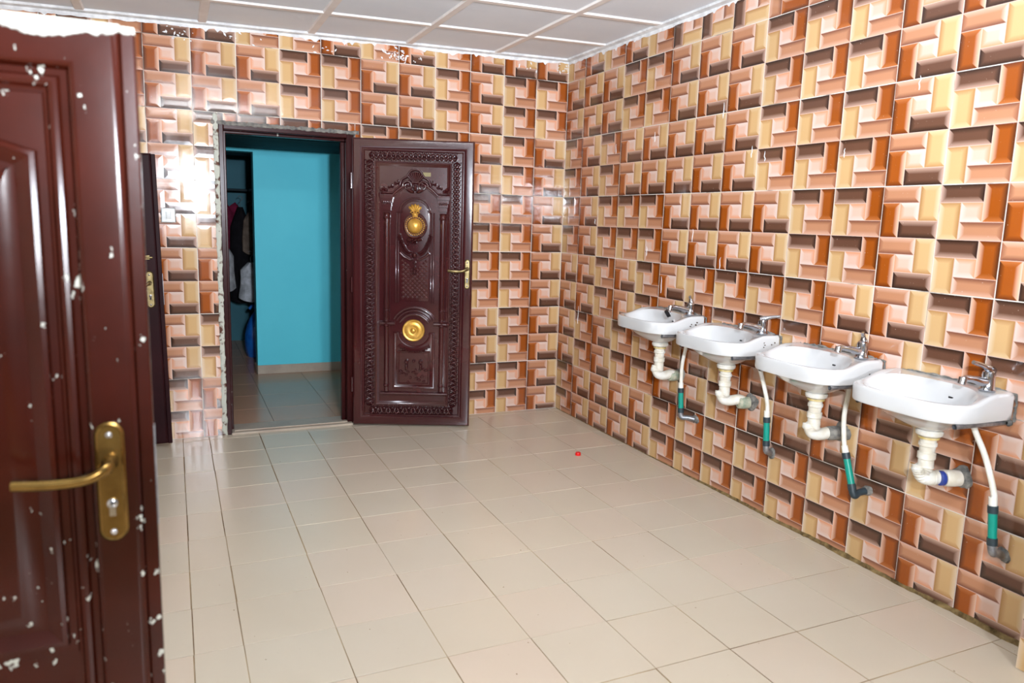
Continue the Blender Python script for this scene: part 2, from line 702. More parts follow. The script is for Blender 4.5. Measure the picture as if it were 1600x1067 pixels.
# left wall with two doorways (hidden by the open doors from here)
wl = MB()
for y0, y1 in ((-5.2, -3.50), (-2.70, -.98), (-.14, .2)):
    wl.box(X_LEFT - .15, X_LEFT, y0, y1, -.05, TOPZ)
for y0, y1 in ((-3.50, -2.70), (-.98, -.14)):
    wl.box(X_LEFT - .15, X_LEFT, y0, y1, 1.72, TOPZ)
wl.box(-4.95, -4.80, -5.2, .2, -.05, TOPZ)
wl.box(-4.80, X_LEFT - .15, -1.90, -1.80, -.05, TOPZ)
wl.box(-4.80, X_LEFT - .15, -5.2, -5.1, -.05, TOPZ)
wl.box(-4.80, X_LEFT - .15, .1, .2, -.05, TOPZ)
tag(wl.build('wall_left', MT['plaster']), kind='structure')

# ------------------------------------------------------------------ floor
fl = MB()
fl.box(-4.95, .15, -7.5, .0, -.08, -.0025)
floor = tag(fl.build('floor', MT['floor_grout']), kind='structure')
FX = [-4.55, -4.25, -3.95, -3.65, -3.35, -3.05, -2.75, -2.6] + [-2.45 + .298 * k for k in range(0, 9)] + [0.]
FX = [x for x in FX if x <= .0]
FY = [0.] + [-.075 - .3035 * k for k in range(0, 17)]
FCACHE = {}


def floor_tile(w, d, mat, gap=.0017):
    key = (round(w, 3), round(d, 3), mat.name, gap)
    if key not in FCACHE:
        g = gap
        m = MB()
        m.relief(rect(g, w - g, g, d - g), [(0, -.010), (0, -.0007), (.0009, 0)])
        me = bpy.data.meshes.new('floor_tile')
        # relief makes x,z with height on -y : turn to x,y,z
        me.from_pydata([(x, z, -y) for x, y, z in m.v], [], m.f)
        bm = bmesh.new()
        bm.from_mesh(me)
        bmesh.ops.recalc_face_normals(bm, faces=bm.faces)
        top = max(bm.faces, key=lambda f: f.calc_center_median().z)
        if top.normal.z < 0:
            bmesh.ops.reverse_faces(bm, faces=bm.faces)
        bm.to_mesh(me)
        bm.free()
        me.materials.append(mat)
        FCACHE[key] = me
    return FCACHE[key]


for i in range(len(FX) - 1):
    for j in range(len(FY) - 1):
        w, d = FX[i + 1] - FX[i], FY[j] - FY[j + 1]
        if w < .02 or d < .02 or FX[i] < -3.36:
            continue
        o = link('floor_tile', floor_tile(w, d, MT['floor_tile'], random.choice((.0010, .0015, .0020, .0026))), floor)
        o.location = (FX[i], FY[j + 1], random.uniform(-.0006, .0003))
        o.rotation_euler = (random.gauss(0, .0012), random.gauss(0, .0012), 0)

# dirt fillet where the floor meets the right wall
dm = MB()
n = 150
ring = []
for i in range(n + 1):
    y = -.02 - 3.58 * i / n
    k = .25 + .75 * min(1, max(0, (-y - 1.2) / 1.2))
    w = (.006 + .007 * abs(sin(i * .21) * sin(i * .137 + 1)) + random.uniform(0, .007)) * k
    h = (.007 + .008 * abs(sin(i * .11 + 2)) + random.uniform(0, .004)) * k
    ring.append([(.006, y, h), (-.002, y, h), (-w * .45, y, .004 + h * .25), (-w, y, -.001), (.006, y, -.002)])
vs = [p for r in ring for p in r]
fs = []
for i in range(n):
    for k in range(4):
        fs.append((i * 5 + k, i * 5 + k + 1, (i + 1) * 5 + k + 1, (i + 1) * 5 + k))
dm.add(vs, fs)
tag(dm.build('trim_1', MT['dirt'], smooth=60), kind='structure')

# ------------------------------------------------------------------ ceiling
cs_ = MB()
x0, x1 = -4.95, .15
z0, z1 = ceil_z(x0), ceil_z(x1)
cs_.add([(x0, -4.3, z0 + .012), (x1, -4.3, z1 + .012), (x1, .2, z1 + .012), (x0, .2, z0 + .012),
         (x0, -4.3, z0 + .10), (x1, -4.3, z1 + .10), (x1, .2, z1 + .10), (x0, .2, z0 + .10)],
        [(0, 1, 2, 3), (7, 6, 5, 4), (0, 4, 5, 1), (1, 5, 6, 2), (2, 6, 7, 3), (3, 7, 4, 0)])
ceiling = tag(cs_.build('ceiling', MT['batten']), kind='structure')
CX = [0., -.565, -1.18, -1.795, -2.41, -3.025, -3.46]
CY = [0., -.525, -1.13, -1.735, -2.34, -2.945, -3.55, -4.155]
for i in range(len(CX) - 1):
    for j in range(len(CY) - 1):
        m = MB()
        xa, xb, ya, yb = CX[i + 1], CX[i], CY[j + 1], CY[j]
        m.add([(x, y, ceil_z(x) + dz) for dz in (0, .012) for x, y in ((xa, ya), (xb, ya), (xb, yb), (xa, yb))],
              [(3, 2, 1, 0), (4, 5, 6, 7), (0, 1, 5, 4), (1, 2, 6, 5), (2, 3, 7, 6), (3, 0, 4, 7)])
        m.build('ceiling_board', MT['ceil'], ceiling)


def batten(xa, ya, xb, yb, w, h):
    m = MB()
    d = Vector((xb - xa, yb - ya)).normalized()
    nrm = Vector((-d.y, d.x)) * w / 2
    pts = []
    for (x, y) in ((xa, ya), (xb, yb)):
        for s, dz in ((-1, 0), (-.75, -h), (.75, -h), (1, 0)):
            px, py = x + nrm.x * s, y + nrm.y * s
            pts.append((px, py, ceil_z(px) + dz + .0005))
    m.add(pts, [(0, 1, 5, 4), (1, 2, 6, 5), (2, 3, 7, 6), (0, 4, 7, 3), (0, 3, 2, 1), (4, 5, 6, 7)])
    m.build('batten', MT['batten'], ceiling)


for x in CX[1:-1]:
    batten(x, 0, x, -4.15, .052, .011)
for y in CY[1:-1]:
    batten(X_LEFT, y, 0, y, .052, .010)

# white edge strips under the ceiling, brushed unevenly over the top tiles
def edge_strip(name, pfun, L, seed, n=220):
    rnd = random.Random(seed)
    m = MB()
    vs, fs = [], []
    prev = .012
    for i in range(n + 1):
        t = L * i / n
        prev = max(.003, min(.020, prev + rnd.uniform(-.004, .004)))
        drop = prev + (rnd.uniform(.005, .018) if rnd.random() < .05 else 0)
        for a, dz in ((.034, .006), (.030, -.012), (.012, -.016), (.0022, -.018), (.0018, -.02 - drop)):
            vs.append(pfun(t, a, dz))
    for i in range(n):
        for k in range(4):
            fs.append((i * 5 + k, i * 5 + k + 1, (i + 1) * 5 + k + 1, (i + 1) * 5 + k))
    m.add(vs, fs)
    return tag(m.build(name, MT['whitewash'], smooth=30), kind='structure')


edge_strip('trim_2', lambda t, a, dz: (-t, -a, ceil_z(-t) + dz), -X_LEFT, 3)
edge_strip('trim_3', lambda t, a, dz: (-a, -t, ceil_z(0) + dz), -Y_FRONT, 5)

# flakes of white paint dashed against the top of the back wall
fk = MB()
rnd = random.Random(11)
for cx, cz, nn in ((-1.23, 2.405, 26), (-1.25, 2.44, 20), (-1.72, 2.40, 8), (-.32, 2.45, 6), (-2.55, 2.40, 16), (-.03, 2.46, 14), (-2.2, 2.40, 8)):
    for k in range(nn):
        x, z = cx + rnd.gauss(0, .05), cz + rnd.gauss(0, .018)
        r = rnd.uniform(.0025, .0065)
        a = rnd.uniform(0, pi)
        l = r * rnd.uniform(.8, 3)
        fk.add([(x + cos(a) * l, -.0022, z + sin(a) * l), (x - sin(a) * r, -.0028, z + cos(a) * r),
                (x - cos(a) * l, -.0022, z - sin(a) * l), (x + sin(a) * r, -.0018, z - cos(a) * r)], [(0, 1, 2, 3)])
fk.build('paint_flakes', MT['whitewash'], wall_back, kind='stuff')
# a few white drips run down the right wall
for y, za, zb in ((-1.11, 1.938, 1.879), (-1.525, 1.381, 1.311), (-1.769, 1.24, 1.18), (-1.943, 1.794, 1.738), (-2.035, 1.763, 1.715),
                  (-1.263, 1.099, 1.002), (-.294, .813, .686), (-2.51, 1.741, 1.703), (-.467, 1.426, 1.392), (-1.095, 1.268, 1.21),
                  (-2.832, 1.986, 1.934), (-1.709, 2.029, 1.949), (-.686, 1.901, 1.841)):
    p_ = [(-.0012, y + rnd.uniform(-.004, .004), za + (zb - za) * k / 4) for k in range(5)]
    MB().tube(p_, [.0008, .0016, .0020, .0024, .0012], 6).build('paint_drip', MT['whitewash'], wall_right, smooth=60)

# fluorescent batten on the ceiling
lamp = empty('ceiling_lamp', (-2.2, -3.45, ceil_z(-2.2)), 0, 'white twin tube fluorescent lamp fixed under the ceiling boards', 'lamp')
lb = MB()
lb.box(-.62, .62, -.05, .05, -.055, -.012)
lb.build('housing', MT['batten'], lamp, bevel=.004)
mtube, N, L, b = new_mat('lit tube', (1, 1, 1, 1))
b.inputs['Emission Color'].default_value = (.94, .97, 1, 1)
b.inputs['Emission Strength'].default_value = 85
for s in (-.028, .028):
    MB().tube([(-.59, s, -.072), (.59, s, -.072)], .013, 12).build('tube', mtube, lamp, smooth=40)
for s in (-1, 1):
    MB().box(s * .59, s * .615, -.045, .045, -.088, -.05).build('tube_holder', MT['switch'], lamp)

# ------------------------------------------------------------------ doorway frame
fr = MB()
fr.box(DO_X0 + .005, DO_X0 + .033, -.002, .205, 0, DO_Z - .012)
fr.box(DO_X0 + .033, DO_X0 + .050, .08, .12, 0, DO_Z - .05)
frame = tag(fr.build('trim_4', MT['frame'], bevel=.004), kind='structure')
fr = MB()
fr.box(DO_X1 - .05, DO_X1 - .003, .03, .205, 0, DO_Z - .012)
fr.box(DO_X1 - .075, DO_X1 - .05, .09, .13, 0, DO_Z - .06)
tag(fr.build('trim_5', MT['frame'], bevel=.004), kind='structure')
fr = MB()
fr.box(DO_X0 + .033, DO_X1 - .05, -.001, .205, DO_Z - .042, DO_Z - .012)
fr.box(DO_X0 + .033, DO_X1 - .05, .08, .12, DO_Z - .058, DO_Z - .042)
tag(fr.build('trim_6', MT['frame'], bevel=.004), kind='structure')


def rough_strip(name, axis, a0, a1, c0, c1, y, n, seed, mat):
    """broken cement edge in the plane of the back wall; axis 'z' upright, 'x' level"""
    rnd = random.Random(seed)
    m = MB()
    vs, fs = [], []
    for i in range(n + 1):
        t = a0 + (a1 - a0) * i / n
        w0, w1 = c0 + rnd.uniform(-.003, .003), c1 + rnd.uniform(-.004, .004)
        cc = [w0, w0 + .004, (w0 + w1) / 2, w1 - .004, w1]
        yy = [.007, y + rnd.uniform(-.002, .002), y - .003 + rnd.uniform(-.002, .002), y + rnd.uniform(-.002, .002), .007]
        for c, q in zip(cc, yy):
            vs.append((c, q, t) if axis == 'z' else (t, q, c))
    for i in range(n):
        for k in range(4):
            fs.append((i * 5 + k, i * 5 + k + 1, (i + 1) * 5 + k + 1, (i + 1) * 5 + k))
    m.add(vs, fs)
    return tag(m.build(name, mat, smooth=50), kind='structure')


rough_strip('trim_7', 'z', 0, 1.97, -2.372, -2.337, -.003, 110, 21, MT['cement'])
rough_strip('trim_8', 'x', -2.38, -1.50, 1.905, 1.933, -.004, 70, 22, MT['mortar'])

# threshold
th = MB()
th.box(DO_X0 + .03, DO_X1 - .02, -.012, .20, -.02, .012)
th.box(DO_X0 + .05, DO_X1 - .05, .02, .05, .012, .020)
tag(th.build('trim_9', MT['skirt'], bevel=.003), kind='structure')

# ------------------------------------------------------------------ hall beyond the doorway
hf = MB()
hf.box(-4.5, 1., .0, 4.5, -.08, -.004)
hall_floor = tag(hf.build('floor_hall', MT['mortar']), kind='structure')
for i in range(-3, 5):
    for j in range(10):
        xx, yy = -2.03 + .42 * i, .20 + .42 * j
        if xx < -.2:
            o = link('floor_tile', floor_tile(.42, .42, MT['hall_tile'], .0015), hall_floor)
            o.location = (xx, yy, 0)
wt = MB()
wt.box(-1.972, 1., 1.85, 2.0, -.05, 2.6)
wt.box(-4.5, -1.972, 1.85, 2.0, 1.90, 2.6)
wt.box(-4.5, -3.0, 1.85, 2.0, -.05, 1.90)
tag(wt.build('wall_hall', MT['tealwall']), kind='structure')
ws = MB()
ws.box(-1.984, 1., 1.836, 1.85, 0, .078)
ws.box(-1.984, -1.972, 1.836, 2.0, 0, .078)
tag(ws.build('baseboard_hall', MT['skirt'], bevel=.003), kind='structure')
wh = MB()
wh.box(-4.5, 1., .82, 1.85, 1.932, 2.6)
tag(wh.build('ceiling_hall', MT['tealwall']), kind='structure')
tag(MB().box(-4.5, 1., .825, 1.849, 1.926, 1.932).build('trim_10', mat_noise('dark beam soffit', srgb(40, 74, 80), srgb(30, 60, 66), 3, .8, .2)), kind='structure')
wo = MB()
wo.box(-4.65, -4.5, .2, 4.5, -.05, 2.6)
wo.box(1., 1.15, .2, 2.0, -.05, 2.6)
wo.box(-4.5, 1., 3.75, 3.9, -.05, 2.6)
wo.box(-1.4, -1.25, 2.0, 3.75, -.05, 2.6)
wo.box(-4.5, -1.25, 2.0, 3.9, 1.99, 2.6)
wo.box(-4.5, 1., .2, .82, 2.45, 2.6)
tag(wo.build('wall_store', mat_noise('shade-darkened teal emulsion', srgb(52, 110, 124), srgb(44, 98, 112), 1.5, .6, .3)), kind='structure')  # teal wall colour darkened to carry the shade of the store room


def garment(name, loc, w, h, d, mat, label, sleeves=True, seed=1, rz=0.):
    """hanging cloth: wavy closed shell, narrow at the shoulders"""
    rnd = random.Random(seed)
    root = empty(name, loc, rz, label, 'clothes', 'clothes hanging in the dark store room')
    n, m = 28, 14
    mb = MB()
    vs, fs = [], []
    ph = rnd.uniform(0, 6)
    for j in range(m + 1):
        t = j / m
        ww = w * (.30 + .70 * min(1, t * 5)) * (.9 + .25 * t)
        for k in range(n):
            a = 2 * pi * k / n
            fold = 1 + .22 * t * sin(a * 5 + ph) + .1 * sin(a * 9 + ph * 2)
            vs.append((ww / 2 * cos(a) * (1 + .05 * sin(6 * t + ph)), d / 2 * sin(a) * fold, -h * t + (.02 * cos(2 * a) * t)))
    for j in range(m):
        for k in range(n):
            l = (k + 1) % n
            fs.append((j * n + k, (j + 1) * n + k, (j + 1) * n + l, j * n + l))
    fs.append(tuple(range(n)))
    mb.add(vs, fs)
    mb.build('cloth', mat, root, smooth=60)
    if sleeves:
        for s in (-1, 1):
            MB().tube(spline([(s * w * .35, 0, -.05), (s * w * .52, 0, -.14), (s * w * .56, .01, -.34), (s * w * .55, 0, -.5)], 5),
                      [.05] * 5 + [.055] * 5 + [.05] * 5 + [.045], 10, flat=.6).build('sleeve', mat, root, smooth=60)
    MB().tube(spline([(0, 0, 0), (0, 0, .05), (.02, 0, .075), (.02, 0, .1), (-.005, 0, .11), (-.018, 0, .095)], 5), .003, 6).build('hook', MT['steel'], root)
    return root


fab = lambda nm, c: mat_noise(nm, srgb(*c), srgb(*[v * .7 for v in c]), 12, .9, .1)
garment('hanging_garment', (-2.16, 3.30, 1.52), .30, .85, .12, fab('maroon cloth', (120, 32, 62)), 'maroon garment hanging on the rail in the store room', True, 1)
garment('hanging_garment', (-1.98, 3.18, 1.45), .20, .95, .12, fab('black cloth', (26, 24, 28)), 'black garment hanging beside the maroon one in the store room', False, 2)
garment('hanging_garment', (-2.13, 3.05, 1.05), .14, .42, .08, fab('grey cloth', (176, 176, 180)), 'short pale grey cloth hanging below the maroon garment', False, 3)
garment('hanging_garment', (-1.93, 2.75, .92), .20, .36, .13, fab('white cloth', (205, 208, 214)), 'white cloth draped low beside the teal wall edge', False, 4)
garment('hanging_garment', (-1.90, 3.05, 1.40), .14, .40, .10, fab('patterned cloth', (120, 104, 92)), 'brown speckled garment hanging close to the teal wall edge', False, 5)
ra = empty('clothes_rail', (-2.0, 3.25, 0), 0, 'thin dark metal rail carrying the clothes in the store room', 'clothes rail')
MB().tube([(-.9, 0, 1.62), (.5, 0, 1.62)], .012, 8).build('rail', MT['dark_fit'], ra)
MB().tube([(-.9, 0, 0), (-.9, 0, 1.62)], .012, 8).build('post', MT['dark_fit'], ra)
MB().tube([(.12, -.4, 0), (.12, -.4, 1.62), (.12, 0, 1.62)], .012, 8).build('post', MT['dark_fit'], ra)
bagr = empty('laundry_bag', (-1.88, 2.72, 0), 0, 'bright blue tied bag on the store room floor', 'bag')
mb = MB()
vs, fs = [], []
n, m = 22, 12
for j in range(m + 1):
    t = j / m
    r = .15 * (sin(pi * min(1, .16 + t * .82)) ** .6) * (1 - .3 * t)
    for k in range(n):
        a = 2 * pi * k / n
        rr = r * (1 + .08 * sin(3 * a + 4 * t) + .05 * sin(7 * a + 1 + 6 * t))
        vs.append((rr * cos(a), rr * sin(a) * .8, .46 * t))
for j in range(m):
    for k in range(n):
        l = (k + 1) % n
        fs.append((j * n + k, j * n + l, (j + 1) * n + l, (j + 1) * n + k))
fs.append(tuple(range(n - 1, -1, -1)))
fs.append(tuple(m * n + k for k in range(n)))
mb.add(vs, fs)
mb.build('sack', mat_noise('blue plastic', srgb(26, 108, 196), srgb(18, 80, 160), 9, .35, .5), bagr, smooth=60)
mb = MB()
for a in (.4, 2.6):
    mb.tube(spline([(.01 * cos(a), 0, .45), (.05 * cos(a), .01, .50), (.09 * cos(a), 0, .47)], 5), .014, 8)
mb.build('knot', mat_noise('blue plastic knot', srgb(30, 116, 204), srgb(18, 80, 160), 9, .35, .5), bagr, smooth=60)

# ------------------------------------------------------------------ door furniture
def lever_handle(parent, x, zc, h, w, mat, length, y=0., key=True, rough=None):
    """long plate with lever pointing to -x; the plate lies on the plane y, front to -y"""
    z0, z1 = zc - h / 2, zc + h / 2
    r = w / 2
    outl = arc(x, z0 + r, r, r, pi, 2 * pi, 14) + arc(x, z1 - r, r, r, 0, pi, 14)
    plate = MB().relief(outl, [(0, 0), (0, .004), (.0035, .0085), (.006, .0065)], y).build('handle_plate', mat, parent, smooth=35)
    zl = zc + h * .18
    le = MB()
    le.lathe([(.013, 0), (.013, .012), (.0095, .016), (.0095, .035)], (x, y - .006, zl), (0, -1, 0), 18)
    p = spline([(x, y - .034, zl), (x - .006, y - .050, zl - .002), (x - .028, y - .056, zl - .012), (x - length * .45, y - .056, zl - .016),
                (x - length * .75, y - .055, zl - .015), (x - length, y - .052, zl - .013)], 6)
    R = [.0125 - .003 * min(1, i / 8) for i in range(len(p))]
    le.tube(p, R, 12, flat=.75)
    le.build('lever', mat, plate, smooth=45)
    for zz in (z1 - .022, z0 + .018):
        MB().lathe([(.0055, 0), (.0055, .002), (.004, .0035), (.001, .004)], (x, y - .0055, zz), (0, -1, 0), 12).build('screw', MT['chrome'], plate, smooth=40)
    if key:
        zk = zc - h * .20
        k = MB()
        k.lathe([(.0085, 0), (.0085, .004), (.007, .005)], (x, y - .0055, zk + .006), (0, -1, 0), 16)
        k.box(x - .005, x + .005, y - .0105, y - .005, zk - .016, zk)
        k.build('lock_cylinder', MT['chrome'], plate, smooth=40)
        MB().box(x - .0009, x + .0009, y - .0118, y - .0100, zk + .001, zk + .011).build('keyhole', MT['black'], plate)
    return plate


def panel_door(name, loc, mat, handle_mat, label, cat='door', rot=(0, 0, 0), h=1.685):
    """pressed panel door; origin at the hinge foot, x towards the lock edge, face to -y"""
    root = empty(name, loc, 0, label, cat)
    root.rotation_euler = rot
    w = .78
    MB().box(0, w - .022, .020, .045, .008, h - .004).build('leaf', mat, root, bevel=.003)
    MB().box(w - .0225, w, .008, .0452, .008, h - .004).build('edge_lip', mat, root, bevel=.003)
    f = MB()
    f.relief(rect(.02, w - .021, .010, h), [(0, 0), (.003, .015), (.008, .019), (.014, .020), (.016, .020), (.066, .020), (.070, .019), (.074, .016), (.079, .003),
                                             (.088, .002), (.092, .010), (.098, .012), (.104, .010), (.108, .003), (.112, .002)], .020, fill=False)
    f.build('stile_frame', mat, root, smooth=30)

    def arched(x0, x1, z0, z1, rise):
        return [(x0, z0), (x1, z0)] + [(x1 + (x0 - x1) * i / 16, z1 + rise * sin(pi * i / 16)) for i in range(17)]
    prof = [(0, .0), (.003, .012), (.010, .014), (.016, .011), (.032, .001), (.040, .001), (.062, .011), (.070, .012)]
    MB().relief(rect(.132, w - .133, .62, h - .115), [(0, 0), (.002, .003), (.02, .0035)], .020).build('panel_field', mat, root, smooth=30)
    MB().relief(arched(.145, w - .146, .64, h - .205, .05), prof, .0165).build('upper_panel', mat, root, smooth=30)
    MB().relief(rect(.145, w - .146, .14, .56), prof, .020).build('lower_panel', mat, root, smooth=30)
    for zz in (.25, .85, 1.45):
        MB().tube([(-.006, .006, zz - .045), (-.006, .006, zz + .045)], .008, 10).build('hinge', MT['steel'], root, smooth=40)
    lever_handle(root, w - .068, .932, .212, .046, handle_mat, .135, 0.)
    m = MB()
    m.box(w, w + .002, .014, .036, .84, 1.02)
    m.build('lock_plate', MT['steel'], root)
    return root


fg = panel_door('panel_door', (-3.435, -3.5, 0), MT['fg_door'], MT['brass'],
                'red-brown panelled door with white paint chips and shiny brass lever handle', rot=(0, 0, .0))
sd = panel_door('panel_door', (-3.437, -.157, 0), MT['side_door'], MT['oldbrass'],
                'dark brown panelled door with dull handle, standing open beside the light switch', rot=(0, -.016, 0), h=1.695)
# slide bolt of the side door
sb = MB()
sb.tube([(.675, -.012, 1.115), (.735, -.012, 1.115)], .006, 10)
sb.box(.69, .72, -.012, .002, 1.104, 1.126)
sb.build('slide_bolt', MT['oldbrass'], sd, smooth=40)

# ------------------------------------------------------------------ carved entrance door
ang = atan2(-.286, .724)
cd = empty('carved_door', (-1.55, -.016, 0), ang, 'maroon carved door with two gold medallions and rope border, standing open against the tiles', 'door')
DW, DH = .785, 1.889
MA = MT['maroon']
MB().box(.004, DW, .0, .034, .008, DH).build('leaf', MA, cd, bevel=.003)
MB().relief(rect(.004, DW, .008, DH), [(0, 0), (.004, .010), (.012, .015), (.045, .016), (.060, .012), (.066, .006), (.070, .006), (.074, .009), (.078, .006), (.080, .0)], 0, False
            ).build('outer_frame', MA, cd, smooth=30)
# rope border: two interlaced strands and beads in a shallow channel
bx0, bx1, bz0, bz1 = .084, .703, .080, 1.812
bw_ = .062


def rope(p0, p1, name='rope_border'):
    p0, p1 = Vector(p0), Vector(p1)
    L_ = (p1 - p0).length
    d = (p1 - p0) / L_
    nrm = Vector((-d.y, d.x))
    per = L_ / max(1, round(L_ / .055))
    m = MB()
    steps = int(L_ / per * 8)
    for s in (0, pi):
        path = []
        for i in range(steps + 1):
            t = L_ * i / steps
            q = p0 + d * t + nrm * (.020 * sin(2 * pi * t / per + s))
            path.append((q.x, -.004 - .003 * cos(4 * pi * t / per + s), q.y))
        m.tube(path, .0062, 6)
    k = 0
    t = per * .25
    while t < L_:
        for off in (0, ):
            q = p0 + d * t
            m.ball((q.x, -.004, q.y), .0075, .006, .0075, 7, 4)
        for off in (-.026, .026):
            q = p0 + d * (t + per * .25) + nrm * off
            m.ball((q.x, -.003, q.y), .005, .005, .005, 6, 4)
        t += per * .5
    m.build(name, MA, cd, smooth=60)


cx0, cx1, cz0, cz1 = bx0 + bw_ / 2, bx1 - bw_ / 2, bz0 + bw_ / 2, bz1 - bw_ / 2
rope((cx0, cz1), (cx1, cz1))
rope((cx0, cz0), (cx1, cz0))
rope((cx0, cz0 + .03), (cx0, cz1 - .03))
rope((cx1, cz0 + .03), (cx1, cz1 - .03))
MB().relief(rect(.148, .640, .144, 1.748), [(0, 0), (.003, .008), (.009, .010), (.014, .007), (.022, .004), (.030, .001)], 0, False
            ).build('inner_frame', MA, cd, smooth=30)
# upper and lower recessed fields get their ornaments on y = 0
CXC = .408   # centre line


def bar(path, r, name, flat=1., n=8, y=-.004):
    return MB().tube(on_y(path, y), r, n, flat=flat).build(name, MA, cd, smooth=50)


def mir(path):
    return [(2 * CXC - x, z) for x, z in path]


# cornice: level ends, rising in an arch to the crest
corn = MB()
for off, r in ((0, .010), (.017, .006), (-.014, .005)):
    pth = [(.186, 1.535 + off), (.262, 1.535 + off)]
    pth += [(.262 + .146 * i / 10, 1.535 + off + .085 * sin(pi / 2 * i / 10) ** .9) for i in range(1, 11)]
    full = pth + mir(pth)[::-1][1:]
    corn.tube(on_y(full, -.005), r, 8)
corn.build('cornice', MA, cd, smooth=50)
# crest: shell with ribs, rim and two volutes
cr = MB()
rim_path = [(CXC - .098, 1.60), (CXC - .085, 1.635), (CXC - .055, 1.655), (CXC - .03, 1.69), (CXC, 1.70)]
sp = [(p.x, p.y) for p in spline([(x, z, 0) for x, z in rim_path], 6)]
full = sp + mir(sp)[::-1][1:]
cr.tube(on_y(full, -.008), .008, 8)
for k in range(-4, 5):
    a = pi / 2 + k * .19
    cr.tube(on_y([(CXC + .02 * cos(a), 1.605 + .02 * sin(a)), (CXC + .078 * cos(a), 1.605 + .078 * sin(a))], -.008), [.004, .008], 8)
for s in (-1, 1):
    vol = []
    for i in range(30):
        a = i * .36
        r = .034 * (1 - i / 34)
        vol.append((CXC + s * (.048 + r * cos(a)), 1.595 + r * sin(a)))
    cr.tube(on_y(vol, -.009), [.0085 - .0002 * i for i in range(30)], 8)
    cr.ball((CXC + s * .03, -.008, 1.565), .028, .012, .012, 10, 5, s * .35)
    for k in range(6):
        cr.ball((CXC + s * (.105 + .02 * k), -.006, 1.612 - .012 * k + (.008 if k % 2 else 0)), .012, .008, .008, 8, 4, -s * .6)
        cr.ball((CXC + s * (.112 + .02 * k), -.006, 1.628 - .014 * k), .006, .006, .009, 6, 4)
    for k in range(3):
        cr.ball((CXC + s * (.185 + .016 * k), -.006, 1.566 + .012 * (k == 1)), .010, .007, .012, 8, 4)
cr.ball((CXC, -.009, 1.585), .013, .012, .022, 10, 6)
cr.build('crest', MA, cd, smooth=60)
# columns
for s in (-1, 1):
    x = CXC + s * .181
    m = MB()
    m.tube([(x, -.004, .70), (x, -.004, 1.40)], .020, 16, flat=.7)
    for q in (-.008, .008):
        m.tube([(x + q, -.0175, .74), (x + q, -.0175, 1.36)], .0028, 6)
    m.build('column_shaft', MA, cd, smooth=50)
    m = MB()
    for z, w, hh in ((1.522, .040, .010), (1.500, .036, .010), (1.476, .030, .010), (1.45, .026, .012)):
        m.box(x - w, x + w, -.020 + (.04 - w) * .4, 0, z - hh, z + hh)
    for k in range(-2, 3):
        m.ball((x + k * .011, -.019, 1.488), .005, .006, .012, 6, 4)
    m.lathe([(.023, 0), (.026, .006), (.023, .012), (.021, .03), (.025, .036), (.021, .042)], (x, -.004, 1.385), (0, 0, 1), 14)
    m.build('capital', MA, cd, smooth=45)
    m = MB()
    m.tube([(x, -.004, .245), (x, -.004, .70)], .017, 16, flat=.7)
    for z in (.285, .69, .72, .79):
        m.lathe([(.018, -.008), (.022, 0), (.018, .008)], (x, -.004, z), (0, 0, 1), 14)
    m.build('lower_column', MA, cd, smooth=50)
# inner arch: two lines stepping in at the springing
ia = MB()
for off, r in ((0, .006), (.016, .0045)):
    x0 = .286 + off
    ptsA = [(x0, .84), (x0, 1.428), (x0 + .022, 1.428)]
    rr = CXC - (x0 + .022)
    ptsA += [(CXC - rr * cos(a), 1.428 + (.094 - off) * sin(a)) for a in [pi / 2 * i / 10 for i in range(1, 11)]]
    full = ptsA + mir(ptsA)[::-1][1:]
    ia.tube(on_y(full, -.003), r, 8)
ia.build('inner_arch', MA, cd, smooth=50)
MB().relief([(.312, .85), (.504, .85), (.504, 1.40)] + arc(CXC, 1.40, .096, .105, 0, pi, 18)[1:-1] + [(.312, 1.40)],
            [(0, 0), (.004, .003), (.01, .0035)], 0).build('arched_field', MA, cd, smooth=30)
# medallion
md = MB()
md.relief(arc(CXC, 1.343, .079, .088, 0, 2 * pi, 36)[:-1], [(0, .002), (.004, .010), (.012, .013), (.02, .009), (.024, .009)], 0)
md.build('medallion_frame', MA, cd, smooth=40)
g = MB()
g.lathe([(.056, 0), (.058, .004), (.055, .007), (.050, .007), (.049, .010), (.045, .020), (.036, .029), (.022, .036), (.008, .039), (.001, .0395)],
        (CXC, -.008, 1.343), (0, -1, 0), 32)
for k in range(28):
    a = 2 * pi * k / 28
    g.ball((CXC + .058 * cos(a), -.012, 1.343 + .058 * sin(a)), .006, .006, .006, 6, 4)
gold = g.build('gold_medallion', MT['gold'], cd, smooth=40)
g = MB()
for k in range(-2, 3):
    a = pi / 2 + k * .42
    g.ball((CXC + .030 * cos(a), -.014, 1.432 + .028 * sin(a)), .027, .012, .012, 10, 5, a)
for s in (-1, 1):
    vol = [(CXC + s * (.016 + .014 * (1 - i / 16) * cos(i * .5)), 1.425 + .014 * (1 - i / 16) * sin(i * .5)) for i in range(14)]
    g.tube(on_y(vol, -.022), .004, 6)
g.ball((CXC, -.012, 1.415), .022, .014, .018, 10, 5)
g.build('gold_crown', MT['gold'], gold, smooth=60)
